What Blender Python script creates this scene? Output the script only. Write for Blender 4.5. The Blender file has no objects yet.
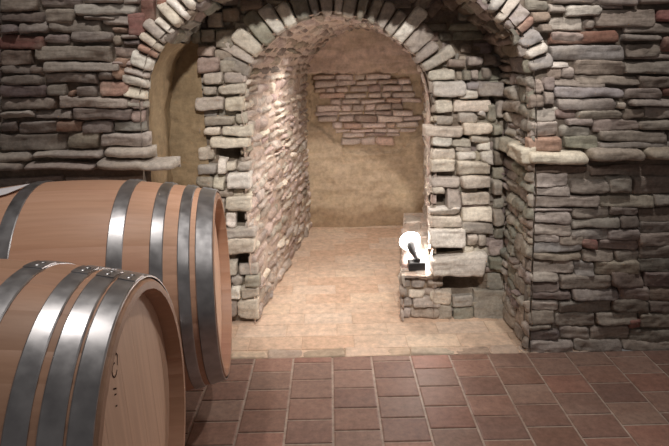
import bpy, math, random
from mathutils import Vector, Matrix, noise

scene = bpy.context.scene
COL = scene.collection
# ------------------------------------------------------------------ camera
F = 540.0
CX, CY = 334.5, 223.0
CAMH = 1.13
_y = Vector((329 - CX, -(55 - CY), -F)).normalized()
_a = Vector((329 - CX + 1000, -(55 - CY) + 18, -F))
_x = (_a - _y * _a.dot(_y)).normalized()
_z = _x.cross(_y)
CW = Matrix((_x, _y, _z))            # rows = world axes in camera coordinates -> world from camera
CAMLOC = Vector((0, 0, CAMH))
cd = bpy.data.cameras.new('camera')
cam = bpy.data.objects.new('camera', cd)
COL.objects.link(cam)
cam.matrix_world = Matrix.Translation(CAMLOC) @ CW.to_4x4()
cd.sensor_width = 36.0
cd.lens = 36.0 * F / 669.0
cd.clip_start = 0.02
scene.camera = cam

# ------------------------------------------------------------------ world, lamps, exposure
w = bpy.data.worlds.new('cellar_air')
scene.world = w
w.use_nodes = True
w.node_tree.nodes['Background'].inputs[0].default_value = (1.0, 0.90, 0.85, 1)
w.node_tree.nodes['Background'].inputs[1].default_value = 0.11
scene.view_settings.view_transform = 'Standard'
scene.view_settings.look = 'None'
scene.view_settings.gamma = 1.0
scene.view_settings.use_curve_mapping = False
scene.view_settings.exposure = 0.0
WARM = (1.0, 0.925, 0.86)


def spot(name, loc, aim, power, size, blend, rad, col=WARM):
    l = bpy.data.lights.new(name, 'SPOT')
    l.energy = power; l.color = col; l.spot_size = math.radians(size); l.spot_blend = blend
    l.shadow_soft_size = rad
    o = bpy.data.objects.new(name, l); COL.objects.link(o)
    o.location = loc
    d = Vector(aim) - Vector(loc)
    o.rotation_euler = d.to_track_quat('-Z', 'Y').to_euler()
    return o


spot('ceiling_spot', (-0.58, 1.24, 2.35), (-0.42, 1.75, 0.3), 36, 105, 0.9, 0.04)
spot('ceiling_spot', (0.72, 1.20, 2.35), (0.36, 1.75, 0.45), 58, 92, 1.0, 0.04)
spot('ceiling_spot', (0.10, 0.02, 2.35), (0.12, 2.3, 0.75), 205, 46, 0.8, 0.05)
spot('tunnel_spot', (0.0, 2.7, 1.2), (0.08, 2.65, 0.0), 19, 150, 0.9, 0.06, (1.0, 0.91, 0.84))

# ------------------------------------------------------------------ helpers
Y1, Y2, Y3 = 1.88, 2.17, 3.53
SK = 0.142                            # the tunnel runs off to the right


def ray(px, py):
    return CW @ Vector((px - CX, -(py - CY), -F))


def at(px, py, Y):                    # photo point -> point on the wall plane y = Y
    d = ray(px, py); t = Y / d.y
    return CAMLOC + d * t


def flo(px, py, z=0.0):
    d = ray(px, py); t = (z - CAMH) / d.z
    return CAMLOC + d * t


CWI = CW.transposed()


def proj(p):
    c = CWI @ (Vector(p) - CAMLOC)
    return CX + F * c.x / -c.z, CY - F * c.y / -c.z


class MB:
    def __init__(s): s.v = []; s.f = []; s.c = []

    def add(s, vs, fs, col):
        n = len(s.v); s.v += [tuple(a) for a in vs]
        s.f += [tuple(i + n for i in f) for f in fs]
        s.c += [col] * len(vs) if not isinstance(col, list) else col

    def build(s, name, m, parent=None, smooth=True):
        me = bpy.data.meshes.new(name)
        me.from_pydata(s.v, [], s.f)
        ca = me.color_attributes.new('Col', 'FLOAT_COLOR', 'POINT')
        flat = []
        for c in s.c: flat += [c[0], c[1], c[2], 1.0]
        ca.data.foreach_set('color', flat)
        me.polygons.foreach_set('use_smooth', [smooth] * len(me.polygons))
        if m: me.materials.append(m)
        me.update()
        o = bpy.data.objects.new(name, me); COL.objects.link(o)
        if parent: o.parent = parent
        return o


def tag(o, label=None, cat=None, group=None, kind=None):
    if label: o['label'] = label
    if cat: o['category'] = cat
    if group: o['group'] = group
    if kind: o['kind'] = kind
    return o


def nz(p, s=1.0): return noise.noise(Vector(p) * s)


# ------------------------------------------------------------------ materials
def newmat(name):
    m = bpy.data.materials.new(name); m.use_nodes = True
    nt = m.node_tree; b = nt.nodes['Principled BSDF']
    return m, nt, b


def N(nt, t, **kw):
    n = nt.nodes.new(t)
    for k, v in kw.items():
        if k.startswith('i_'): n.inputs[k[2:].replace('_', ' ')].default_value = v
        else: setattr(n, k, v)
    return n


def mixc(nt, fac, a, b, mode='MIX'):
    n = nt.nodes.new('ShaderNodeMix'); n.data_type = 'RGBA'; n.blend_type = mode
    for sock, val in ((n.inputs[0], fac), (n.inputs[6], a), (n.inputs[7], b)):
        if hasattr(val, 'links') or hasattr(val, 'node'): nt.links.new(val, sock)
        else: sock.default_value = val if not isinstance(val, tuple) or len(val) == 4 else (*val, 1)
    return n.outputs[2]


def ramp(nt, src, stops):
    r = nt.nodes.new('ShaderNodeValToRGB')
    e = r.color_ramp.elements
    while len(e) < len(stops): e.new(0.5)
    for k, (p, c) in enumerate(stops):
        e[k].position = p; e[k].color = (c, c, c, 1) if not isinstance(c, tuple) else (*c, 1)
    nt.links.new(src, r.inputs[0])
    return r.outputs[0]


def stone_mat(name, rough=0.88, bump=0.5, stain=(0.12, 0.09, 0.07), amt=0.55, pale=(0.62, 0.56, 0.47), pamt=0.35, scale=1.0, hdist=0.006):
    m, nt, b = newmat(name)
    tc = N(nt, 'ShaderNodeTexCoord')
    at_ = N(nt, 'ShaderNodeAttribute', attribute_name='Col')
    n1 = N(nt, 'ShaderNodeTexNoise', i_Scale=22.0 * scale, i_Detail=8.0, i_Roughness=0.62)
    n2 = N(nt, 'ShaderNodeTexNoise', i_Scale=75.0 * scale, i_Detail=6.0, i_Roughness=0.7)
    n3 = N(nt, 'ShaderNodeTexNoise', i_Scale=7.0 * scale, i_Detail=5.0, i_Roughness=0.6)
    mp = N(nt, 'ShaderNodeMapping'); mp.inputs['Scale'].default_value = (0.35, 1, 2.2)
    nt.links.new(tc.outputs['Object'], mp.inputs[0])
    nt.links.new(mp.outputs[0], n1.inputs['Vector'])
    nt.links.new(tc.outputs['Object'], n2.inputs['Vector'])
    nt.links.new(tc.outputs['Object'], n3.inputs['Vector'])
    f1 = ramp(nt, n1.outputs[0], [(0.42, 0.0), (0.68, amt)])
    c = mixc(nt, f1, at_.outputs['Color'], stain)
    f2 = ramp(nt, n3.outputs[0], [(0.5, 0.0), (0.72, pamt)])
    c = mixc(nt, f2, c, pale)
    f3 = ramp(nt, n2.outputs[0], [(0.3, 0.72), (0.7, 1.22)])
    c = mixc(nt, 1.0, c, f3, 'MULTIPLY')
    nt.links.new(c, b.inputs['Base Color'])
    b.inputs['Roughness'].default_value = rough
    b.inputs['Specular IOR Level'].default_value = 0.35
    b1 = N(nt, 'ShaderNodeBump', i_Strength=bump, i_Distance=hdist)
    b2 = N(nt, 'ShaderNodeBump', i_Strength=bump * 0.8, i_Distance=hdist * 0.35)
    nt.links.new(n1.outputs[0], b1.inputs['Height'])
    nt.links.new(n2.outputs[0], b2.inputs['Height'])
    nt.links.new(b1.outputs[0], b2.inputs['Normal'])
    nt.links.new(b2.outputs[0], b.inputs['Normal'])
    return m


M_wall = stone_mat('slate_rubble', bump=0.75)
M_pale = stone_mat('pale_limestone', bump=0.55, stain=(0.32, 0.25, 0.18), amt=0.38, pale=(0.72, 0.68, 0.56), pamt=0.4)
M_tun = stone_mat('lime_smeared_rubble', bump=0.7, stain=(0.36, 0.27, 0.21), amt=0.4, pale=(0.74, 0.66, 0.59), pamt=0.8)
M_plas = stone_mat('old_plaster', bump=0.4, stain=(0.34, 0.25, 0.15), amt=0.55, pale=(0.62, 0.50, 0.33), pamt=0.6, scale=0.45, hdist=0.01)
M_tile = stone_mat('terracotta_tile', rough=0.55, bump=0.12, stain=(0.22, 0.115, 0.085), amt=0.45, pale=(0.36, 0.24, 0.19), pamt=0.5, scale=0.6, hdist=0.003)
M_ptile = stone_mat('pale_floor_tile', rough=0.8, bump=0.12, stain=(0.60, 0.42, 0.30), amt=0.35, pale=(0.74, 0.62, 0.50), pamt=0.5, scale=0.4, hdist=0.003)

PAL = dict(g=(.34, .295, .265), d=(.235, .20, .18), l=(.47, .425, .38), t=(.38, .33, .28), r=(.30, .15, .12),
           o=(.44, .28, .21), p=(.45, .36, .32), w=(.80, .76, .69), c=(.70, .64, .54), v=(.31, .30, .25), b=(.26, .21, .175),
           s=(.36, .335, .32), m=(.22, .18, .15), f=(.76, .65, .59), e=(.62, .46, .39))


# ------------------------------------------------------------------ stones
def plane(Y):
    def M(u, v, h): return (u, Y - h, v)
    return M


def stone(mb, M, q, P, col, rng, D=0.014, r=0.0050, wob=0.0048, rough=1.0, cell=0.009):
    q = [Vector((a[0], a[1])) for a in q]
    L = ((q[1] - q[0]).length + (q[2] - q[3]).length) / 2
    H = ((q[3] - q[0]).length + (q[2] - q[1]).length) / 2
    if L < 0.006 or H < 0.006: return
    rr = min(r, L * 0.4, H * 0.4)

    def pars(T):
        e = rr / T
        n = max(1, min(26, int(round((T - 2 * rr) / cell))))
        return [0, e * .22, e * .55, e] + [e + (1 - 2 * e) * k / n for k in range(1, n)] + [1 - e, 1 - e * .55, 1 - e * .22, 1]
    S, T = pars(L), pars(H)
    tx, ty = rng.uniform(-1, 1) * .006, rng.uniform(-1, 1) * .007
    off = Vector((rng.uniform(0, 50), rng.uniform(0, 50), rng.uniform(0, 50)))
    # chipped corners: each corner gets its own radius factor
    ck = [rng.uniform(0.8, 3.2) for _ in range(4)]
    vs = []
    for t in T:
        for s in S:
            p = (q[0] * (1 - s) + q[1] * s) * (1 - t) + (q[3] * (1 - s) + q[2] * s) * t
            du, dv = min(s, 1 - s) * L, min(t, 1 - t) * H
            k4 = ck[(0 if s < .5 else 1) + (0 if t < .5 else 2)]
            cr = min(rr * k4, L * .5, H * .5)
            if du < cr and dv < cr:
                k = math.hypot(1 - du / cr, 1 - dv / cr)
                kk = 1 - (1 - k) * cr / rr if k < 1 else 1
                kk = max(0, kk)
            else:
                kk = 1 - min(du, dv, rr) / rr
            prof = math.sqrt(max(0, 1 - kk * kk))
            w1 = noise.noise_vector(Vector((p.x * 11, p.y * 13, off.x)))
            w2 = noise.noise_vector(Vector((p.x * 45, p.y * 45, off.y)))
            u = p.x + w1.x * wob * 1.2 + w2.x * wob * .5
            v = p.y + w1.y * wob * 1.2 + w2.y * wob * .5
            h = P + tx * (s - .5) * 2 + ty * (t - .5) * 2
            f1 = noise.noise(Vector((p.x * 9, p.y * 16, 0)) + off)
            f2 = noise.noise(Vector((p.x * 22, p.y * 40, 7)) + off)
            h += rough * (round(f1 * 5) / 5 * .006 + f1 * .004 - abs(f2) * .009
                          + noise.noise(Vector((p.x * 9, p.y * 95, 3)) + off) * .005
                          + noise.noise(Vector((p.x * 60, p.y * 75, 5)) + off) * .003)
            vs.append(M(u, v, -D + (h + D) * prof))
    ns = len(S)
    fs = [(j * ns + i, j * ns + i + 1, (j + 1) * ns + i + 1, (j + 1) * ns + i)
          for j in range(len(T) - 1) for i in range(ns - 1)]
    k = rng.uniform(.82, 1.18)
    c = tuple(min(1, max(0, a * k + rng.uniform(-.012, .012))) for a in col)
    mb.add(vs, fs, c)


def pick(rng, pal):
    return PAL[rng.choice(pal)]


def courses(mb, M, u0, u1, v0, v1, hr, lr, gap, pal, rng, P=(.0, .02), inside=None, wave=.008, **kw):
    v = v0; ph = rng.uniform(0, 9)
    wv = lambda u, k: wave * noise.noise(Vector((u * 3, k * 7.3 + ph, 1))) * 2
    k = 0
    while v < v1 - .008:
        h = min(rng.uniform(*hr), v1 - v)
        if v1 - v - h < hr[0] * .5: h = v1 - v
        u = u0 - rng.uniform(0, lr[0])
        while u < u1:
            l = rng.uniform(*lr)
            a, b = max(u, u0), min(u + l, u1)
            if b - a > .015:
                sk = rng.uniform(-.006, .006); j = lambda: rng.uniform(-.003, .003)
                split = h > hr[0] * 1.5 and rng.random() < .22
                bot0, bot1, top0, top1 = v + wv(a, k), v + wv(b, k), v + h + wv(a, k + 1), v + h + wv(b, k + 1)
                qs = [[(a + gap / 2, bot0 + gap / 2 + j()), (b - gap / 2, bot1 + gap / 2 + j()), (b - gap / 2 + sk, top1 - gap / 2 + j()), (a + gap / 2 + sk, top0 - gap / 2 + j())]]
                if split:
                    m0, m1 = (bot0 + top0) / 2 + j() * 2, (bot1 + top1) / 2 + j() * 2
                    A = qs[0]
                    qs = [[A[0], A[1], (A[1][0], m1 - gap / 2), (A[0][0], m0 - gap / 2)], [(A[3][0], m0 + gap / 2), (A[2][0], m1 + gap / 2), A[2], A[3]]]
                for q in qs:
                    if inside is None or all(inside(*c) for c in q):
                        stone(mb, M, q, rng.uniform(*P), pick(rng, pal), rng, **kw)
            u += l
        v += h; k += 1


def pxstone(mb, M, Y, pts, P, col, rng, g=-0.1, **kw):
    """pts: x0,y0,x1,y1 (box) or eight numbers tl,tr,br,bl in photo pixels"""
    if len(pts) == 4:
        x0, y0, x1, y1 = pts
        j = lambda: rng.uniform(-1.3, 1.3)
        c = [(x0 + g, y1 - g + j()), (x1 - g, y1 - g + j()), (x1 - g, y0 + g + j()), (x0 + g, y0 + g + j())]
    else:
        tl, tr, br, bl = [(pts[i], pts[i + 1]) for i in (0, 2, 4, 6)]
        c = [bl, br, tr, tl]
    q = []
    for (x, y) in c:
        p = at(x, y, Y - P); q.append((p.x, p.z))
    stone(mb, M, q, P, col, rng, **kw)


def pxlist(mb, Y, txt, rng, P=(.004, .02), **kw):
    M = plane(Y)
    for item in txt.split(';'):
        t = item.split()
        if not t: continue
        a = [float(z) for z in t[1:]]
        pp = rng.uniform(*P)
        if len(a) in (5, 9): pp = a.pop()
        pxstone(mb, M, Y, a, pp, PAL[t[0]], rng, **kw)


def resample(pts, step):
    out = [Vector(pts[0])]; L = [0]
    for a, b in zip(pts, pts[1:]): L.append(L[-1] + (Vector(b) - Vector(a)).length)
    n = max(2, int(L[-1] / step)); res = []
    for k in range(n + 1):
        d = L[-1] * k / n
        for i in range(len(L) - 1):
            if d <= L[i + 1] + 1e-9:
                t = (d - L[i]) / max(1e-9, L[i + 1] - L[i])
                res.append(Vector(pts[i]).lerp(Vector(pts[i + 1]), t)); break
    return res


def smooth(P, it=3):
    P = [Vector(p) for p in P]
    for _ in range(it):
        Q = [P[0]] + [P[i] * .5 + (P[i - 1] + P[i + 1]) * .25 for i in range(1, len(P) - 1)] + [P[-1]]
        P = Q
    return P


# arch lines, left base -> over the crown -> right base (x, z on their wall plane)
def curve(px, Y, xl, xr):
    pts = [at(x, y, Y) for x, y in px]
    pts = [(p.x, p.z) for p in pts]
    pts = [(xl, 0.0)] + pts + [(xr, 0.0)]
    return smooth(resample(pts, .03), 3)


C1 = curve([(152, 225), (149, 150), (147, 100), (149, 76), (155, 56), (165, 43), (177, 30), (187, 19), (203, 0), (228, -18), (270, -33), (335, -40),
            (400, -33), (443, -19), (475, 0), (490, 13), (503, 24), (512, 34), (521, 46), (526, 60), (528, 80), (529, 110), (529, 165), (528, 225)], Y1, -.66, .745)
C2 = curve([(256, 290), (252, 240), (249, 190), (247, 150), (245, 120), (244, 95), (248, 73), (256, 56), (265, 46), (275, 37), (286, 28), (300, 20), (318, 15),
            (335, 13), (354, 17), (375, 24), (389, 34), (401, 44), (414, 56), (422, 68), (428, 84), (431, 105), (431, 130), (431, 190), (431, 265)], Y2, at(258, 320, Y2).x, at(432, 320, Y2).x)


def arclen(C):
    L = [0]
    for a, b in zip(C, C[1:]): L.append(L[-1] + (b - a).length)
    return L


def curve_at(C, L, u):
    u = max(0, min(L[-1], u))
    lo, hi = 0, len(L) - 1
    while hi - lo > 1:
        m = (lo + hi) // 2
        if L[m] <= u: lo = m
        else: hi = m
    t = (u - L[lo]) / max(1e-9, L[hi] - L[lo])
    p = C[lo].lerp(C[hi], t)
    a = C[max(0, lo - 1)]; b = C[min(len(C) - 1, hi + 1)]
    d = (b - a).normalized()
    return p, Vector((d.y, -d.x))      # inward normal (towards the opening)


L1, L2 = arclen(C1), arclen(C2)


def extr(C, L, Y, skew):
    def M(u, v, h):                    # u along depth, v along the arch line
        p, n = curve_at(C, L, v)
        return (p.x + n.x * h + skew * u, Y + u, p.y + n.y * h)
    return M


def inside_poly(C):
    pts = [(p.x, p.y) for p in C]

    def f(x, z):
        c = False; n = len(pts); j = n - 1
        for i in range(n):
            xi, zi = pts[i]; xj, zj = pts[j]
            if (zi > z) != (zj > z) and x < (xj - xi) * (z - zi) / (zj - zi) + xi: c = not c
            j = i
        return c
    return f


in1, in2 = inside_poly(C1), inside_poly(C2)


def wall_backing(mb, C, Y, xl, xr, zt, col, dep=None, amp=.006):
    """mortar bed: a sheet round the arch opening, from the opening out to the wall's edge"""
    n = len(C); R = 34
    base = len(mb.v); vs = []
    for p in C:
        cx, cz = (C[0].x + C[-1].x) / 2, .55
        d = Vector((p.x - cx, p.y - cz))
        if p.y < cz: d = Vector((p.x - cx, 0.0))
        ts = []
        if d.x > 1e-6: ts.append((xr - p.x) / d.x)
        if d.x < -1e-6: ts.append((xl - p.x) / d.x)
        if d.y > 1e-6: ts.append((zt - p.y) / d.y)
        t = min(ts)
        for k in range(R + 1):
            f = (k / R) ** 1.4
            x, z = p.x + d.x * t * f, p.y + d.y * t * f
            h = amp * nz((x, z, Y), 14) + amp * .6 * nz((x, z, Y), 45)
            if dep: h -= dep(x, z)
            vs.append((x, Y - h, z))
    fs = [(i * (R + 1) + k, (i + 1) * (R + 1) + k, (i + 1) * (R + 1) + k + 1, i * (R + 1) + k + 1) for i in range(n - 1) for k in range(R)]
    # close the upper corners of the rectangle
    mb.add(vs, fs, col)
    b2 = len(mb.v)
    rim = [base + i * (R + 1) + R for i in range(n)]
    for i in range(n - 1):
        a, b = Vector(mb.v[rim[i]]), Vector(mb.v[rim[i + 1]])
        if abs(a.x - b.x) > 1e-4 and abs(a.z - b.z) > 1e-4:
            cx_ = xl if abs(a.x - xl) < 1e-3 or abs(b.x - xl) < 1e-3 else xr
            mb.add([a, b, (cx_, Y, zt)], [(0, 1, 2)], col)


def sheet(mb, M, u0, u1, v0, v1, nu, nv, col, amp=.006, f=14, inside=None):
    vs = []
    for j in range(nv + 1):
        for i in range(nu + 1):
            u, v = u0 + (u1 - u0) * i / nu, v0 + (v1 - v0) * j / nv
            h = amp * nz((u, v, 2.2), f) + amp * .5 * nz((u, v, 5.2), f * 3)
            vs.append(M(u, v, h))
    fs = [(j * (nu + 1) + i, j * (nu + 1) + i + 1, (j + 1) * (nu + 1) + i + 1, (j + 1) * (nu + 1) + i) for j in range(nv) for i in range(nu)]
    mb.add(vs, fs, col)


MORT = (.20, .165, .135)
XL, XR, ZT = -2.0, 1.75, 2.35
# ================================================================== WALL 1 (front wall with the wide arch)
rng = random.Random(7)
mb = MB(); M1 = plane(Y1)
wall_backing(mb, C1, Y1 + .014, XL, XR, ZT, MORT)
pxlist(mb, Y1, '''
g -45 -14 -2 12; d -45 12 -2 24; b -45 24 -2 36; r -45 36 -2 50; d -45 50 -2 66; g -45 66 -2 84; d -45 84 -2 98; g -45 98 -2 112; d -45 112 -2 122; g -45 122 -2 134; d -45 134 -2 152;
g -1 -12 37 11; g 39 -12 80 7; l 81 -14 122 4; d -1 12 43 22; g 44 8 72 23; l 72 5 136 14; l 122 -10 139 4; d -1 23 17 34; g 18 22 48 33; g 49 20 100 33; g 84 15 113 20; l 101 15 135 26;
r -1 35 43 48; g 44 34 69 45; g 69 31 111 42; b -1 49 32 65; g 33 45 110 61; o 111 27 127 33; t 111 35 122 46; d -1 65 42 74; l 43 62 118 72; b 28 66 41 72;
d -1 75 40 85; g 44 73 96 84; g 97 72 112 81; d -1 86 45 97; g 45 85 66 97; o 66 90 74 97; g 75 86 96 97; o 97 82 129 96; o 112 67 132 81;
p 114 47 133 58; o 112 58 128 67; p 112 60 134 66; r 139 -2 154 22; r 127 13 144 35; r 156 -6 172 6; g 120 34 138 40; d 122 40 139 45;
g -1 98 54 110; l 56 97 128 108 .024; l -1 111 32 118; g 33 110 72 119; g 72 109 130 120 .02; t 129 98 143 110; p 128 111 144 121; d -1 121 17 133; g 18 121 56 133; o 56 122 80 132; g 81 122 112 133; s 112 121 146 132;
d -1 134 66 151; t 67 133 98 149; l 99 134 148 148;
''', rng)
pxlist(mb, Y1, '''
l 549 3 567 12; w 567 5 604 16; g 552 -12 596 3; g 597 -12 640 5; t 641 -12 690 3; g 600 3 625 7; t 595 8 657 27; r 659 8 692 22; l 549 17 583 30; g 585 17 596 28;
r 551 31 619 44; p 553 32 585 43; t 626 23 692 33; g 626 34 665 41; s 551 45 626 60; g 626 43 661 57; r 664 36 692 52; w 551 61 571 68; t 575 60 626 75; g 627 61 692 75; g 627 54 692 60;
p 549 68 562 80; l 562 66 575 78; g 552 79 605 88; g 575 75 640 85; g 640 76 692 88; s 556 88 625 98 .022; g 626 88 662 99; r 663 88 692 97; g 558 99 616 110 .02; c 617 102 628 109; g 632 99 692 107;
p 556 110 577 120; t 577 110 623 119; b 623 110 645 119; g 645 108 692 119; g 567 120 594 127; g 595 119 640 131; g 640 120 692 131; l 560 127 591 137; t 600 131 668 143; d 668 132 692 143; v 565 137 600 149; g 600 143 692 149;
t 529 79 544 94; b 529 94 544 108; g 545 78 556 92; g 545 92 556 106; l 532 108 557 121; l 530 122 558 137 ; l 552 106 566 114; o 529 138 563 151 .022;
g 526 -14 552 0; v 528 0 550 10; b 532 10 551 22; g 540 22 552 32;
''', rng)
# right pier below the ledge
pxlist(mb, Y1, '''
b 530 167 590 174 -.004; b 590 166 692 176 -.006; l 532 174 569 186; g 571 180 610 194; g 610 178 632 194; g 633 176 692 194; l 532 187 571 197; t 532 197 600 208; t 600 195 655 207; g 655 195 692 208;
l 532 209 575 213; l 532 213 572 224; g 573 208 610 219; g 610 207 640 216; b 640 208 692 222; g 573 219 620 230; d 620 217 640 228; l 532 225 571 236; s 571 230 610 240; g 640 222 692 234; g 610 229 640 240; l 532 236 560 243; t 560 237 584 246;
r 584 240 599 250; g 600 240 640 250; g 640 234 692 246; s 532 244 583 253; t 532 254 582 262; t 583 251 615 262; d 616 250 640 262; g 641 246 692 258; l 532 262 575 273; s 576 262 595 277; t 596 262 640 275; d 640 258 692 272;
l 530 274 560 282; g 561 276 612 290; d 612 275 645 288; d 645 272 692 288; t 530 283 560 291; g 530 292 572 300; g 573 290 620 301; g 620 288 650 300; b 650 288 692 302;
l 530 301 560 312; g 560 302 612 313; d 613 300 650 314; d 650 302 692 314; g 528 312 556 325; g 556 313 596 327; t 597 314 640 326; g 640 314 692 328; g 528 326 553 331; d 528 331 560 341; g 560 328 590 340; g 590 327 630 340; r 630 320 643 330; d 630 330 692 342;
l 529 342 574 355; g 575 341 622 354; g 623 342 692 353;
''', rng, P=(.0, .016))
ok1 = lambda x, z: not in1(x, z)


def fill1(x, z):
    if in1(x, z): return False
    px, py = proj((x, Y1, z))
    if z < .78 and x < -.3: return True
    if py < -13: return not (proj_ring(x, z))
    return px < -44 or px > 691


def proj_ring(x, z):
    return min((Vector((x, z)) - p).length for p in C1) < .10


behind = lambda x, z: z < .80 and x < -.28
courses(mb, M1, XL, XR, .0, .80, (.040, .070), (.12, .40), .002, 'gggdltb', rng, P=(-.010, .0), inside=lambda x, z: fill1(x, z) and behind(x, z), cell=.03)
courses(mb, M1, XL, XR, 0, ZT, (.040, .070), (.12, .40), .002, 'gggdltb', rng, P=(0, .02), inside=lambda x, z: fill1(x, z) and not (z < .78 and x < -.27), cell=.02)
wall1 = mb.build('wall_front', M_wall); tag(wall1, kind='structure')

# ring of voussoirs, front arch
mb = MB()


def ring(mb, C, L, Y, u0, u1, tr, wd, pal, rng, P, out0=0.0, **kw):
    u = u0
    while u < u1:
        t = rng.uniform(*tr)
        a, n1 = curve_at(C, L, u + .0015); b, n2 = curve_at(C, L, min(u + t, u1) - .0015)
        w_ = rng.uniform(*wd); i = rng.uniform(-.006, .004) + out0
        lean = rng.uniform(-.006, .006)
        q = [a - n1 * i, a - n1 * (i + w_), b - n2 * (i + w_), b - n2 * i]
        d = (b - a).normalized() * lean
        q[1] += d; q[2] += d
        stone(mb, plane(Y), [(p.x, p.y) for p in q], rng.uniform(*P), pick(rng, pal), rng, **kw)
        u += t


uL = next(L1[i] for i in range(len(C1)) if C1[i].y > at(149, 112, Y1).z)
uR = next(L1[i] for i in range(len(C1) - 1, 0, -1) if C1[i].y > at(529, 78, Y1).z)
ring(mb, C1, L1, Y1, uL, uR, (.022, .05), (.062, .10), 'llswcwpo', rng, (.012, .03), r=.008, wob=.003)
tag(mb.build('trim_1', M_pale), kind='structure')

# ledge of slabs along the front wall
mb = MB()
pxlist(mb, Y1, '''
g -46 152 30 163 .035; l 30 151 100 161 .04; l 100 149 150 160 .045; g -46 163 20 174 .05; g 21 163 92 173 .055; l 93 161 174 172 .06;
c 529 152 592 167 .045; t 593 150 648 163 .05; t 648 149 700 163 .05; 
''', rng, D=.03, r=.014, rough=.9)
z0, z1 = at(560, 166, Y1).z, at(560, 151, Y1).z
MR = extr(C1, L1, Y1, 0)
uRl = L1[-1]
a = next(L1[i] for i in range(len(C1) - 1, 0, -1) if C1[i].y > z0)
b = next(L1[i] for i in range(len(C1) - 1, 0, -1) if C1[i].y > z1)
stone(mb, MR, [(-.03, b), (.14, b), (.14, a), (-.03, a)], .035, PAL['c'], rng)
stone(mb, MR, [(.145, b + .005), (.28, b + .004), (.28, a), (.145, a)], .03, PAL['v'], rng)
stone(mb, M1, [(XL, z0), (-1.35, z0), (-1.35, z1), (XL, z1)], .05, PAL['g'], rng)
stone(mb, M1, [(1.3, z0), (XR, z0), (XR, z1), (1.3, z1)], .05, PAL['g'], rng)
tag(mb.build('trim_2', M_pale), kind='structure')

# reveal and soffit between the two walls
mb = MB()
sheet(mb, lambda u, v, h: MR(u, v, h - .02), -.02, .31, 0, L1[-1], 14, 260, MORT)
zled = a
uP = next(L1[i] for i in range(len(C1)) if C1[i].y > at(160, 45, Y1).z)      # plaster on the left cheek up to here
courses(mb, lambda u, v, h: MR(u, v, h), -.01, .30, uP, L1[-1] - (L1[-1] - uR) - .0, (.035, .06), (.08, .2), .003, 'dbgmbv', rng, P=(-.008, .012), cell=.014)
courses(mb, lambda u, v, h: MR(u, v, h), -.015, .30, uR, L1[-1] - .0, (.035, .06), (.06, .16), .002, 'vgtvglg', rng, P=(-.01, .014), cell=.013, r=.014, wob=.006)
tag(mb.build('wall_reveal', M_wall), kind='structure')
mb = MB()
sheet(mb, lambda u, v, h: MR(u, v, h), 0.012, .31, .0, uP, 14, 110, (.30, .225, .135), amp=.012, f=9)
# plaster behind, on the second wall's left end
sheet(mb, lambda u, v, h: (u, Y2 - .004 - h, v), C1[0].x - .08, at(212, 200, Y2).x, 0, 1.25, 20, 90, (.30, .225, .135), amp=.01, f=9)
tag(mb.build('wall_plaster_cheek', M_plas), kind='structure')

# ================================================================== WALL 2 (inner wall with the tunnel mouth)
rng = random.Random(21)
mb = MB(); M2 = plane(Y2)
HOLES = [(214, 149, 249, 158), (234, 213, 252, 229), (235, 256, 258, 273), (243, 188, 252, 195), (456, 175, 493, 181), (462, 188, 493, 194), (431, 196, 447, 207),
         (431, 250, 463, 258), (431, 279, 477, 292), (484, 256, 493, 270), (438, 98, 455, 103), (454, 99, 500, 103), (464, 136, 474, 142), (470, 160, 478, 163), (233, 174, 240, 181)]


def hole(x, z, m=1.0):
    px, py = proj((x, Y2, z))
    return any(a - m < px < c + m and b - m < py < d + m for a, b, c, d in HOLES)


wall_backing(mb, C2, Y2 + .014, -.95, 1.0, 1.62, (.22, .18, .14), dep=lambda x, z: .07 if hole(x, z, 0) else 0)
xpl = at(200, 150, Y2).x
xj = at(506, 200, Y2).x
ok2 = lambda x, z: (not in2(x, z)) and not hole(x, z) and x > xpl and min((Vector((x, z)) - p).length for p in C2) > .03 if z > .95 else (not in2(x, z)) and not hole(x, z) and x > xpl
courses(mb, lambda u, v, h: M2(u, v, h - .006), xpl, 1.0, 0, 1.62, (.03, .055), (.05, .15), .005, 'vgtdvb', rng, P=(-.006, .008), inside=ok2, cell=.014, wob=.005)
tag(mb.build('wall_inner', M_wall), kind='structure')
mb = MB()
pxlist(mb, Y2, '''
l 202 73 222 84; l 223 73 246 83; l 202 85 216 96; c 217 84 245 96 .03; l 194 97 223 112 .035; c 224 97 244 112 .035; t 203 116 234 126; l 235 113 247 124; c 203 127 220 135; c 221 126 252 136 .03;
c 209 137 249 148 .035; c 197 147 215 162; s 197 165 216 175; w 217 159 226 174 .03; c 225 161 236 172; l 236 163 250 173; w 226 174 251 189 .045; t 195 177 213 187; c 213 176 225 190; 
t 213 190 234 198; c 226 191 251 196; c 225 197 251 213 .035; w 225 213 235 228; l 225 229 256 239; c 226 239 254 256 .035; l 238 264 258 276; c 224 262 237 276; v 244 277 259 288; l 230 277 243 287; w 229 288 240 300; l 241 289 258 299; c 237 300 258 319 .02; g 225 301 237 319;
g 210 200 225 214; l 208 216 224 232; g 208 234 225 250; g 206 252 225 262; g 206 277 229 292; l 206 294 228 306; g 206 307 225 320;
p 197 57 219 73 .04; p 196 45 213 56 .03; v 215 30 233 48 .02; v 200 28 214 43 .02; t 214 49 232 59; l 220 60 236 72; v 206 12 222 28; b 222 8 240 22; v 190 30 200 44; g 234 22 250 34; b 240 -4 262 10; b 222 -10 238 6; d 262 -16 282 0;
l 231 63 248 72; l 236 55 252 63; g 232 44 248 54;
''', rng, P=(.0, .038))
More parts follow.
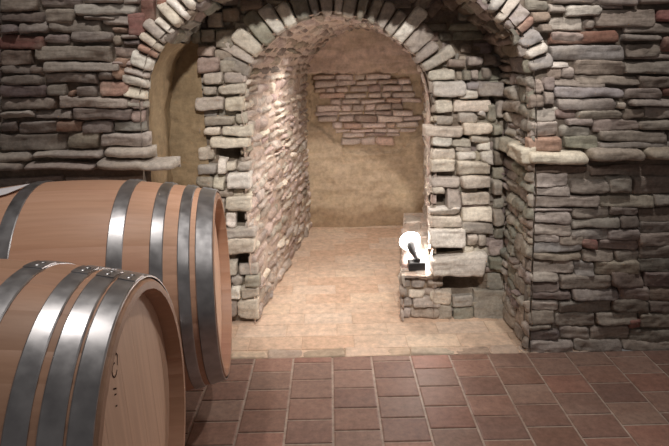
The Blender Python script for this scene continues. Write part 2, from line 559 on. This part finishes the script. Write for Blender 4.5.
pxlist(mb, Y2, '''
c 428 70 456 81; w 433 81 467 97 .035; s 468 82 483 90 .03; w 461 90 479 100 .03; s 479 82 506 97 .045; l 472 69 480 80; v 464 69 472 81; v 482 68 492 80; t 449 58 466 68; g 468 56 484 66; g 484 54 496 66;
c 435 98 453 114 .02; c 455 100 491 112 .02; l 435 115 454 125; l 459 113 478 123; w 479 112 487 117 .03; v 488 104 497 122; g 497 100 505 118;
c 425 126 463 137 .03; c 464 124 494 136 .03; l 472 137 491 143 .03; w 433 137 452 147 .03; l 452 139 471 147; w 478 143 491 151 .03; c 432 148 456 160 .02; l 456 147 472 153; w 458 152 477 160 .03; w 482 152 494 165 .04; t 474 151 482 162;
c 431 160 456 173 .03; c 458 161 492 176 .035; l 430 177 460 188 .015; c 432 187 446 195; c 462 178 492 189 .04; l 447 190 461 209; c 462 193 491 206 .01; w 430 208 461 215 .025; c 462 207 493 222 .015; c 430 217 462 228 .02; l 462 223 494 235 .02;
w 430 230 466 249 .035; c 467 236 478 246; l 479 236 488 247; c 463 247 474 256; c 474 248 488 256;
v 494 125 504 136; v 495 138 505 150; b 494 152 505 166; v 493 168 505 180; g 494 182 504 196; v 494 198 505 210; g 494 212 505 226; v 495 228 505 240; g 490 242 504 256; v 490 258 504 272; v 488 274 504 290;
''', rng, P=(-.002, .034))
# the big loose looking slab
pxlist(mb, Y2, '''w 431 262 489 255 485 279 433 277 .06;''', rng, D=.03, rough=.7)
pxlist(mb, Y2, '''v 474 291 506 321 .012; c 432 291 452 305 .012; l 453 295 474 307 .01; t 432 306 452 320 .008; v 453 308 474 320 .008;''', rng, P=(0, .01))
ua = next(L2[i] for i in range(len(C2)) if C2[i].y > at(246, 84, Y2).z)
ub = next(L2[i] for i in range(len(C2) - 1, 0, -1) if C2[i].y > at(428, 78, Y2).z)
ring(mb, C2, L2, Y2, ua, ub, (.03, .06), (.09, .15), 'clswlv', rng, (.012, .035), r=.008, wob=.003)
# second, darker outer ring of long stones
ring(mb, C2, L2, Y2, ua + .15, ub - .12, (.028, .05), (.12, .18), 'gbvtg', rng, (-.005, .012), out0=.14, r=.008)
tag(mb.build('trim_3', M_pale), kind='structure')

# ================================================================== TUNNEL
rng = random.Random(5)
DEP = Y3 - Y2
MT = extr(C2, L2, Y2, SK)
mb = MB()
MORT2 = (.52, .42, .35)
sheet(mb, lambda u, v, h: MT(u, v, h - .008), -.02, DEP + .05, 0, L2[-1], 90, 190, MORT2, amp=.009, f=12)
courses(mb, lambda u, v, h: MT(u, v, h), -.01, DEP + .02, 0.0, ua - .0, (.035, .07), (.06, .17), .009, 'ptlpcgpt', rng, P=(-.004, .012), cell=.016, wob=.008, r=.014, D=.022)
courses(mb, lambda u, v, h: MT(u, v, h), -.01, DEP + .02, ua, ub, (.035, .06), (.10, .24), .008, 'pbtmpm', rng, P=(-.006, .008), cell=.016, wob=.006, r=.012, D=.022)
courses(mb, lambda u, v, h: MT(u, v, h), -.01, DEP + .02, ub, L2[-1], (.035, .07), (.08, .2), .008, 'ptlc', rng, P=(-.008, .004), cell=.02, wob=.006, D=.022)
tag(mb.build('wall_tunnel', M_tun), kind='structure')

# back wall: plaster with a patch of thin bricks walled in
mb = MB()
M3 = plane(Y3)
xa, xb = at(290, 150, Y3).x, at(470, 150, Y3).x


def patch(px, py):                     # inside the walled-up patch
    if py < 73 or py > 152: return False
    lo = 311 + max(0, py - 122) * 1.1
    hi = 426 - max(0, py - 128) * 1.1
    return lo < px < hi


def backM(u, v, h):
    px, py = proj((u, Y3, v))
    k = 0.0
    if patch(px, py): k = -.05
    return (u, Y3 - h - k * 1.0 - .0, v)


vs = []; fs = []; cs = []
nu, nv = 130, 170
for j in range(nv + 1):
    for i in range(nu + 1):
        u, v = xa + (xb - xa) * i / nu, 1.36 * j / nv
        px, py = proj((u, Y3, v))
        n_ = nz((u, v, 1), 9) * 9
        dpt = .045 if patch(px + n_, py + nz((u, v, 4), 14) * 6) else 0.0
        h = .022 * nz((u, v, 0), 4) + .01 * nz((u, v, 0), 15) + .003 * nz((u, v, 3), 50)
        if py < 74: h += .02
        vs.append((u, Y3 - h + dpt, v))
        c = (.54, .43, .31)
        if py < 74: c = (.64, .50, .42)
        k = min(1, max(0, (.16 - v + .06 * nz((u, v, 9), 7)) / .06))   # darker brown, ragged-edged band at the foot of the plaster
        c = tuple(a * (1 - .55 * k) + b * .55 * k for a, b in zip(c, (.24, .14, .07)))
        cs.append(c)
fs = [(j * (nu + 1) + i, j * (nu + 1) + i + 1, (j + 1) * (nu + 1) + i + 1, (j + 1) * (nu + 1) + i) for j in range(nv) for i in range(nu)]
mb.add(vs, fs, cs)
tag(mb.build('wall_back', M_plas), kind='structure')
mb = MB()
z0, z1 = at(370, 153, Y3).z, at(370, 74, Y3).z
courses(mb, lambda u, v, h: (u, Y3 + .022 - h, v), at(306, 110, Y3).x, at(432, 110, Y3).x, z0, z1, (.030, .050), (.06, .17), .003, 'fffffpe', rng,
        P=(.0, .022), inside=lambda x, z: patch(*proj((x, Y3, z))), cell=.014, r=.009, D=.02, wob=.004)
tag(mb.build('trim_4', M_tun), kind='structure')

# bench: low masonry kerb along the tunnel's right wall
mb = MB()
ZB = at(416, 274, Y2 - .02).z
xl0 = at(401, 300, Y2).x; xr0 = at(440, 300, Y2).x
dB = flo(407, 213, ZB).y - Y2
MBt = lambda u, v, h: (xl0 + v + SK * u, Y2 + u, ZB + h)
sheet(mb, lambda u, v, h: MBt(u, v, h - .004), -.03, dB, 0, xr0 - xl0, 40, 10, (.50, .40, .33), amp=.008)
courses(mb, MBt, -.03, dB, 0, xr0 - xl0, (.07, .12), (.10, .22), .004, 'pltp', rng, P=(-.004, .003), cell=.016, rough=.5)
MBl = lambda u, v, h: (xl0 + SK * u - h, Y2 + u, v)
sheet(mb, lambda u, v, h: MBl(u, v, h - .01), -.03, dB, 0, ZB, 40, 16, (.50, .40, .33))
courses(mb, MBl, -.035, dB, 0, ZB, (.04, .07), (.08, .18), .006, 'ptlpc', rng, P=(-.006, .008), cell=.014)
sheet(mb, lambda u, v, h: (u, Y2 - h + .012, v), xl0, xr0, 0, ZB, 8, 16, (.36, .29, .22))
courses(mb, lambda u, v, h: (u, Y2 - h, v), xl0 - .004, xr0 + .01, 0, ZB, (.04, .06), (.06, .14), .004, 'ltcpl', rng, P=(-.002, .014), cell=.012)
sheet(mb, lambda u, v, h: (xl0 + SK * dB + u, Y2 + dB + h * .2, v), 0, .13, 0, ZB, 8, 10, (.40, .33, .26))
tag(mb.build('wall_bench', M_tun), kind='structure')

# ================================================================== FLOORS
rng = random.Random(11)
TW, TL = .152, .1135
X0 = flo(332.4, 356).x
YA = flo(350, 370).y                   # a cross joint in the column right of X0
YE = flo(400, 355).y                   # where the red tiles stop
GR = (.46, .37, .31)


def tile(mb, x0, x1, y0, y1, z, col, g, bev=.004, dz=0.0, amp=.0):
    x0 += g / 2; x1 -= g / 2; y0 += g / 2; y1 -= g / 2
    if x1 - x0 < .01 or y1 - y0 < .01: return
    b = bev; t = [dz * 0 + rng.uniform(-amp, amp) for _ in range(4)]
    A = [(x0, y0), (x1, y0), (x1, y1), (x0, y1)]
    B = [(x0 + b, y0 + b), (x1 - b, y0 + b), (x1 - b, y1 - b), (x0 + b, y1 - b)]
    vs = [(p[0], p[1], z - .006) for p in A] + [(p[0], p[1], z - .0012 + k) for p, k in zip(A, t)] + [(p[0], p[1], z + k) for p, k in zip(B, t)]
    fs = [(8, 9, 10, 11)] + [(i, (i + 1) % 4, 4 + (i + 1) % 4, 4 + i) for i in range(4)] + [(4 + i, 4 + (i + 1) % 4, 8 + (i + 1) % 4, 8 + i) for i in range(4)]
    mb.add(vs, fs, col)


mb = MB()
TC = [(.28, .165, .125), (.30, .18, .14), (.26, .16, .13), (.27, .175, .14), (.32, .175, .135), (.24, .145, .115), (.29, .195, .155)]
for c in range(-13, 13):
    xa_, xb_ = X0 + c * TW, X0 + (c + 1) * TW
    ph = YA + (TL / 2 if c % 2 else 0)
    k = -22
    while ph + k * TL < YE:
        ya_, yb_ = ph + k * TL, min(ph + (k + 1) * TL, YE)
        k += 1
        cc = rng.choice(TC); j = rng.uniform(.85, 1.15)
        tile(mb, xa_ - .0, xb_, ya_, yb_, 0, tuple(a * j for a in cc), .0075 if c % 1 == 0 else .005, amp=.0006)
mb.add([(XL, -.75, -.0035), (XR, -.75, -.0035), (XR, YE, -.0035), (XL, YE, -.0035)], [(0, 1, 2, 3)], GR)
tag(mb.build('floor', M_tile, smooth=False), kind='structure')
# pale worn floor of recess and tunnel
mb = MB()
PC = [(.66, .50, .38), (.68, .52, .40), (.64, .47, .35), (.67, .53, .42), (.62, .44, .32), (.69, .54, .41)]
y = YE + .055; k = 0
while y < Y3 + .05:
    x = -.78 - (.07 if k % 2 else 0)
    while x < 1.0:
        tile(mb, x, x + .215, y, y + .105, .002, rng.choice(PC), .003, bev=.0015, amp=.0005)
        x += .215
    y += .105; k += 1
mb.add([(-.8, YE, -.001), (1.0, YE, -.001), (1.0, Y3 + .1, -.001), (-.8, Y3 + .1, -.001)], [(0, 1, 2, 3)], (.62, .47, .36))
tag(mb.build('floor_pale', M_ptile, smooth=False), kind='structure')
mb = MB()                              # rough mortar sill between the two floors
x = -.8
while x < .80:
    l = rng.uniform(.09, .2)
    stone(mb, lambda u, v, h: (u, v, h), [(x, YE - .004), (x + l, YE - .004), (x + l, YE + .055), (x, YE + .055)], .004, rng.choice([(.50, .40, .33), (.46, .36, .28), (.54, .43, .34)]), rng, D=.01, r=.007, rough=.35)
    x += l
tag(mb.build('trim_5', M_ptile), kind='structure')

# ================================================================== BARRELS


def wood_mat():
    m, nt, b = newmat('oak')
    tc = N(nt, 'ShaderNodeTexCoord'); a = N(nt, 'ShaderNodeAttribute', attribute_name='Col')
    mp = N(nt, 'ShaderNodeMapping'); mp.inputs['Scale'].default_value = (1.2, 26, 26)
    n = N(nt, 'ShaderNodeTexNoise', i_Scale=3.0, i_Detail=7.0, i_Roughness=.6)
    nt.links.new(tc.outputs['Object'], mp.inputs[0]); nt.links.new(mp.outputs[0], n.inputs['Vector'])
    c = mixc(nt, ramp(nt, n.outputs[0], [(.35, .0), (.75, .30)]), a.outputs['Color'], (.30, .13, .07))
    n2 = N(nt, 'ShaderNodeTexNoise', i_Scale=4.5, i_Detail=3.0)
    nt.links.new(tc.outputs['Object'], n2.inputs['Vector'])
    c = mixc(nt, ramp(nt, n2.outputs[0], [(.5, 0.0), (.75, .30)]), c, (.36, .12, .10))      # wine blushes
    nt.links.new(c, b.inputs['Base Color'])
    b.inputs['Roughness'].default_value = .48
    bp = N(nt, 'ShaderNodeBump', i_Strength=.12, i_Distance=.001)
    nt.links.new(n.outputs[0], bp.inputs['Height']); nt.links.new(bp.outputs[0], b.inputs['Normal'])
    return m


def head_mat():
    m, nt, b = newmat('oak_head')
    tc = N(nt, 'ShaderNodeTexCoord'); a = N(nt, 'ShaderNodeAttribute', attribute_name='Col')
    mp = N(nt, 'ShaderNodeMapping'); mp.inputs['Scale'].default_value = (10, 30, 1.3)
    n = N(nt, 'ShaderNodeTexNoise', i_Scale=3.0, i_Detail=6.0)
    nt.links.new(tc.outputs['Object'], mp.inputs[0]); nt.links.new(mp.outputs[0], n.inputs['Vector'])
    c = mixc(nt, ramp(nt, n.outputs[0], [(.35, .0), (.8, .35)]), a.outputs['Color'], (.36, .19, .11))
    nt.links.new(c, b.inputs['Base Color']); b.inputs['Roughness'].default_value = .5
    return m


def metal_mat():
    m, nt, b = newmat('galvanised_steel')
    tc = N(nt, 'ShaderNodeTexCoord')
    n = N(nt, 'ShaderNodeTexNoise', i_Scale=30.0, i_Detail=5.0)
    nt.links.new(tc.outputs['Object'], n.inputs['Vector'])
    c = mixc(nt, ramp(nt, n.outputs[0], [(.3, 0.0), (.7, 1.0)]), (.36, .36, .375), (.52, .52, .535))
    nt.links.new(c, b.inputs['Base Color'])
    b.inputs['Metallic'].default_value = .9
    nt.links.new(ramp(nt, n.outputs[0], [(.3, .28), (.7, .40)]), b.inputs['Roughness'])
    return m


def flat_mat(name, col, rough=.6, emit=0.0):
    m, nt, b = newmat(name)
    n = N(nt, 'ShaderNodeTexNoise', i_Scale=40.0)
    c = mixc(nt, ramp(nt, n.outputs[0], [(.3, .9), (.7, 1.1)]), (0, 0, 0), (1, 1, 1))
    c = mixc(nt, 1.0, c, tuple(col), 'MULTIPLY')
    nt.links.new(c, b.inputs['Base Color'])
    b.inputs['Roughness'].default_value = rough
    if emit:
        b.inputs['Emission Color'].default_value = (1, .96, .9, 1); b.inputs['Emission Strength'].default_value = emit
    return m


M_oak, M_head, M_steel = wood_mat(), head_mat(), metal_mat()
M_ink = flat_mat('branding_ink', (.06, .035, .03), .8)
M_ink.node_tree.nodes['Principled BSDF'].inputs['Specular IOR Level'].default_value = 0
M_black = flat_mat('black_plastic', (.02, .02, .022), .4)
M_paper = flat_mat('paper', (.82, .80, .84), .8)
M_glow = flat_mat('lit_glass', (.9, .88, .85), .3, 12.0)
M_beam = flat_mat('rail_timber', (.20, .12, .07), .8)

RB, RH, HL = .34, .288, .42


def rad(x): return RH + (RB - RH) * (1 - (x / HL) ** 2)


def barrel(loc, hoops, label, seed, marks, spin, turn, left=-.2):
    rng = random.Random(seed)
    e = bpy.data.objects.new('wine_barrel', None); COL.objects.link(e)
    e.location = (loc[0], loc[1], loc[2] - RB); e.rotation_euler = (0, 0, math.radians(turn))
    tag(e, label, 'barrel', 'oak wine barrels by the wall')
    NS, SUB = 30, 5
    mb = MB(); XS = [-HL + 2 * HL * k / 40 for k in range(41)]
    prof = [(x, rad(x)) for x in XS]
    prof = [(-HL, RH - .024)] + [(-HL + .004, RH - .004)] + prof[1:-1] + [(HL - .004, RH - .004), (HL, RH - .008), (HL, RH - .022), (HL - .036, RH - .026)]
    prof = [(-HL + .036, RH - .026)] + prof
    n = len(prof)
    wd = [rng.uniform(.7, 1.3) for _ in range(NS)]; tot = sum(wd); ang = 0
    for s in range(NS):
        a0 = ang; a1 = ang + wd[s] / tot * 2 * math.pi; ang = a1
        k = rng.uniform(.92, 1.08)
        col = tuple(c * k for c in rng.choice([(.64, .385, .26), (.62, .37, .245), (.66, .40, .275), (.60, .355, .235)]))
        vs = []; cs = []
        for i in range(SUB + 1):
            t = i / SUB; a = a0 + (a1 - a0) * t
            dr = -.0012 if i in (0, SUB) else 0
            for pi_, (x, r_) in enumerate(prof):
                vs.append((x, (r_ + dr) * math.cos(a), (r_ + dr) * math.sin(a) + RB))
                cs.append(tuple(c * .75 for c in col) if pi_ >= n - 3 or pi_ < 2 else col)     # toasted, darker end grain of the rim
        fs = [(i * n + j, i * n + j + 1, (i + 1) * n + j + 1, (i + 1) * n + j) for i in range(SUB) for j in range(n - 1)]
        mb.add(vs, [f[::-1] for f in fs], cs)
    mb.build('staves', M_oak, e).data.set_sharp_from_angle(angle=math.radians(38))
    # heads: planks side by side
    for sgn in (1, -1):
        mb = MB(); R_ = RH - .024; y = -R_
        while y < R_ - 1e-4:
            w_ = rng.uniform(.07, .105); y2 = min(R_, y + w_)
            k = rng.uniform(.97, 1.04); c = tuple(v * k for v in (.76, .52, .38))
            top = []; bot = []
            for i in range(9):
                yy = y + .0003 + (y2 - y - .0006) * i / 8
                zz = math.sqrt(max(0, R_ * R_ - yy * yy))
                top.append((yy, zz)); bot.append((yy, -zz))
            xx = sgn * (HL - .034)
            vs = [(xx, p[0], p[1] + RB) for p in bot] + [(xx, p[0], p[1] + RB) for p in top]
            vs += [(xx - sgn * .012, p[0], p[1] + RB) for p in bot] + [(xx - sgn * .012, p[0], p[1] + RB) for p in top]
            fs = [(i, i + 1, 9 + i + 1, 9 + i) for i in range(8)] + [(18 + i, 18 + 9 + i, 18 + 9 + i + 1, 18 + i + 1) for i in range(8)]
            fs += [(0, 9, 27, 18), (8, 26, 35, 17)]
            mb.add(vs, fs, c); y = y2
        hd = mb.build('head', M_head, e, smooth=False)
        if sgn == 1:
            for pts in marks.get('head', []):
                pts = [[(a_ + .052, b_) for a_, b_ in st] for st in pts]
                poly(pts, lambda y_, z_: (HL - .0335, y_, z_ + RB), 'stamp', hd, (1, 0, 0))
    # hoops
    for (xh, wh) in hoops + [(-x if x > .2 else left, w_) for x, w_ in hoops]:
        mb = MB(); n = 96; cs = []
        sec = [(-wh / 2, -.001), (-wh / 2, .0016), (-wh / 2 + .002, .0030), (wh / 2 - .002, .0030), (wh / 2, .0016), (wh / 2, -.001)]
        vs = []
        for i in range(n):
            a = 2 * math.pi * i / n
            for dx, dr in sec:
                x = xh + dx; r_ = rad(x) + dr
                vs.append((x, r_ * math.cos(a), r_ * math.sin(a) + RB))
        m_ = len(sec)
        fs = [(i * m_ + j, ((i + 1) % n) * m_ + j, ((i + 1) % n) * m_ + j + 1, i * m_ + j + 1) for i in range(n) for j in range(m_ - 1)]
        mb.add(vs, fs, (.5, .5, .5))
        # riveted lap
        a0 = spin
        vs = []
        for i in range(9):
            a = a0 + (i / 8) * .17
            for dx in (-wh / 2 + .001, wh / 2 - .001):
                x = xh + dx; r_ = rad(x) + .0045
                vs.append((x, r_ * math.cos(a), r_ * math.sin(a) + RB))
            for dx in (-wh / 2 + .001, wh / 2 - .001):
                x = xh + dx; r_ = rad(x) + .002
                vs.append((x, r_ * math.cos(a), r_ * math.sin(a) + RB))
        fs = []
        for i in range(8):
            b_ = i * 4; c_ = b_ + 4
            fs += [(b_, c_, c_ + 1, b_ + 1), (b_, b_ + 2, c_ + 2, c_), (b_ + 1, c_ + 1, c_ + 3, b_ + 3)]
        fs += [(0, 1, 3, 2), (32, 34, 35, 33)]
        mb.add(vs, fs, (.5, .5, .5))
        ho = mb.build('hoop', M_steel, e); ho.data.set_sharp_from_angle(angle=math.radians(30))
        if xh > 0:
            for k in (.05, .12):
                a = a0 + k; mbr = MB(); r_ = rad(xh) + .0043
                nrm = Vector((0, math.cos(a), math.sin(a))); tg = Vector((0, -math.sin(a), math.cos(a)))
                c0 = Vector((xh, 0, RB)) + nrm * r_
                vs = []
                for (q, hh) in ((.006, 0), (.0045, .0012), (.002, .0018)):
                    for i in range(10):
                        b_ = 2 * math.pi * i / 10
                        vs.append(c0 + Vector((1, 0, 0)) * q * math.cos(b_) + tg * q * math.sin(b_) + nrm * hh)
                vs.append(c0 + nrm * .002)
                fs = [(r0 * 10 + i, r0 * 10 + (i + 1) % 10, r0 * 10 + 10 + (i + 1) % 10, r0 * 10 + 10 + i) for r0 in (0, 1) for i in range(10)]
                fs += [(20 + i, 20 + (i + 1) % 10, 30) for i in range(10)]
                mbr.add(vs, fs, (.3, .3, .3)); mbr.build('rivet', M_steel, ho)
    for pts in marks.get('body', []):
        def bodyM(x_, a_): 
            r_ = rad(x_) + .0012
            return (x_, r_ * math.cos(a_), r_ * math.sin(a_) + RB)
        poly(pts, bodyM, 'stamp', e, None)
    return e


def poly(strokes, M, name, parent, nrm, w_=.0028):
    """inked strokes as thin ribbons lying on a surface"""
    mb = MB()
    for st in strokes:
        P = [Vector(M(*p)) for p in st]
        vs = []
        for i, p in enumerate(P):
            d = (P[min(i + 1, len(P) - 1)] - P[max(i - 1, 0)]).normalized()
            nn = Vector(nrm) if nrm else Vector((0, p.y, p.z - RB)).normalized()
            s = d.cross(nn).normalized() * w_ / 2
            vs += [p - s, p + s]
        fs = [(2 * i, 2 * i + 1, 2 * i + 3, 2 * i + 2) for i in range(len(P) - 1)]
        mb.add(vs, fs, (.05, .03, .03))
    return mb.build(name, M_ink, parent)


def arc(cx, cz, r, a0, a1, n=10):
    return [(cx + r * math.cos(math.radians(a0 + (a1 - a0) * i / n)), cz + r * math.sin(math.radians(a0 + (a1 - a0) * i / n))) for i in range(n + 1)]


XC = -.345 - HL
YB, ZBc = 1.510, .454
YF = .820
mk = {'head': [[arc(-.10, .165, .012, 60, 330, 8), [(-.10, .195), (-.085, .185), (-.075, .20)], [(-.112, .19), (-.104, .205)], [(-.118, .14), (-.104, .132)], [(-.117, .128), (-.108, .124)], [(-.085, .165), (-.078, .18), (-.085, .19)], [(-.12, .108), (-.112, .104)]]],
      'body': [[[(.14, 2.27), (.155, 2.29), (.17, 2.27)], [(.155, 2.29), (.155, 2.20)]],
               [[(.02, 1.92), (.02, 2.0)], [(.035, 1.92), (.035, 2.0), (.05, 1.96), (.05, 1.92)], [(.065, 1.92), (.065, 2.0)], [(.08, 2.0), (.095, 1.96), (.08, 1.92)], [(.11, 1.92), (.11, 2.0)]]]}
barrel((XC + .006, YB, ZBc), [(.396, .044), (.345, .030), (.279, .032), (.180, .038)], 'oak wine barrel against the stone wall, behind the nearer barrel', 3, {}, 1.2, 7.0, -.085)
barrel((XC + .006, YF, ZBc + .012), [(.400, .032), (.364, .032), (.322, .030), (.245, .034)], 'nearest oak wine barrel at the bottom left, dark stamp on its round end', 9, mk, 1.30, 3.6)

# rails carrying the barrels
for sx, lab in ((-.2, 'dark timber rail on the floor under the barrels, the left of two'), (.2, 'dark timber rail on the floor under the barrels, nearer their round ends')):
    zt = ZBc - rad(sx) - .008
    mb = MB(); x0, x1, y0, y1 = XC + sx - .03, XC + sx + .03, .55, 1.75
    b = .004
    vs = []
    for zz, ins in ((0, 0), (zt - b, 0), (zt, b)):
        vs += [(x0 + ins, y0 + ins, zz), (x1 - ins, y0 + ins, zz), (x1 - ins, y1 - ins, zz), (x0 + ins, y1 - ins, zz)]
    fs = [(3, 2, 1, 0), (8, 9, 10, 11)] + [(k * 4 + i, k * 4 + (i + 1) % 4, k * 4 + 4 + (i + 1) % 4, k * 4 + 4 + i) for k in (0, 1) for i in range(4)]
    mb.add(vs, fs, (.2, .12, .07)); tag(mb.build('timber_rail', M_beam, smooth=False), lab, 'timber rail', 'rails under the barrels')

# sheet of paper lying on the back barrel
mb = MB(); vs = []
TB = Matrix.Translation((XC, YB, ZBc)) @ Matrix.Rotation(math.radians(7.0), 4, 'Z')


def surf(x, a, lift):
    r_ = rad(max(-HL, min(HL, x))) + lift
    return TB @ Vector((x, r_ * math.cos(a), r_ * math.sin(a)))


def find(px, py):
    best = None
    for i in range(120):
        for j in range(70):
            x, a = -.43 + .5 * i / 120, math.radians(95 + 60 * j / 70)
            q = proj(surf(x, a, .006)); d = (q[0] - px) ** 2 + (q[1] - py) ** 2
            if best is None or d < best[0]: best = (d, x, a)
    return best[1:]


K = [find(*p) for p in ((-26, 203), (-20, 186), (30, 184), (6, 194))]
for i in range(9):
    for j in range(7):
        f, g = i / 8, j / 6
        x = (K[0][0] * (1 - f) + K[3][0] * f) * (1 - g) + (K[1][0] * (1 - f) + K[2][0] * f) * g
        a = (K[0][1] * (1 - f) + K[3][1] * f) * (1 - g) + (K[1][1] * (1 - f) + K[2][1] * f) * g
        vs.append(surf(x, a, .006 + .006 * (f * g) ** 2))
n0 = len(vs)
fs = [(i * 7 + j, (i + 1) * 7 + j, (i + 1) * 7 + j + 1, i * 7 + j + 1) for i in range(8) for j in range(6)]
mb.add(vs, fs, (1, 1, 1))
pa = mb.build('paper_sheet', M_paper)
sm = pa.modifiers.new('thick', 'SOLIDIFY'); sm.thickness = .0008; sm.offset = 1
tag(pa, 'white sheet of paper lying on top of the barrel by the wall', 'paper')

# ================================================================== LAMP on the bench
base = at(416.5, 268, Y2 + .03)
e = bpy.data.objects.new('spot_lamp', None); COL.objects.link(e)
e.location = (base.x, base.y, ZB + .003)
tag(e, 'lit white reflector bulb in a black socket on the low stone bench in the tunnel', 'lamp')


def lathe(mb, prof, o, ax, n=28, col=(1, 1, 1)):
    ax = ax.normalized(); a = ax.orthogonal().normalized(); b = ax.cross(a)
    vs = [o + ax * h + (a * math.cos(2 * math.pi * i / n) + b * math.sin(2 * math.pi * i / n)) * r_ for r_, h in prof for i in range(n)]
    fs = [(k * n + i, k * n + (i + 1) % n, (k + 1) * n + (i + 1) % n, (k + 1) * n + i) for k in range(len(prof) - 1) for i in range(n)]
    mb.add(vs, fs, col)


ax = Vector((-.09, .80, .22)).normalized()
o = Vector((.004, -.005, .045))
mb = MB()
for (x0, x1, y0, y1, z0_, z1_) in ((-.036, .036, -.02, .03, 0, .036), (-.012, .014, -.008, .02, .036, .05)):
    b = .004
    vs = []
    for zz, ins in ((z0_, 0), (z1_ - b, 0), (z1_, b)):
        vs += [(x0 + ins, y0 + ins, zz), (x1 - ins, y0 + ins, zz), (x1 - ins, y1 - ins, zz), (x0 + ins, y1 - ins, zz)]
    mb.add(vs, [(3, 2, 1, 0), (8, 9, 10, 11)] + [(k * 4 + i, k * 4 + (i + 1) % 4, k * 4 + 4 + (i + 1) % 4, k * 4 + 4 + i) for k in (0, 1) for i in range(4)], (0, 0, 0))
mb.build('base', M_black, e, smooth=False)
mb = MB()
lathe(mb, [(0.0, -.01), (.009, -.01), (.011, .004), (.014, .03), (.020, .07), (.024, .10), (.024, .115), (.020, .120), (0, .120)], o, ax)
mb.build('socket', M_black, e)
mb = MB()
lathe(mb, [(.018, .112), (.032, .118), (.042, .128), (.048, .142), (.049, .148), (.046, .153), (.03, .158), (0, .160)], o, ax)
mb.build('bulb', M_glow, e)
lp = Vector(e.location) + Vector((.052, .06, .10))
l = bpy.data.lights.new('bulb_light', 'POINT'); l.energy = 12; l.color = (1.0, .90, .84); l.shadow_soft_size = .04
lo = bpy.data.objects.new('bulb_light', l); COL.objects.link(lo); lo.location = lp
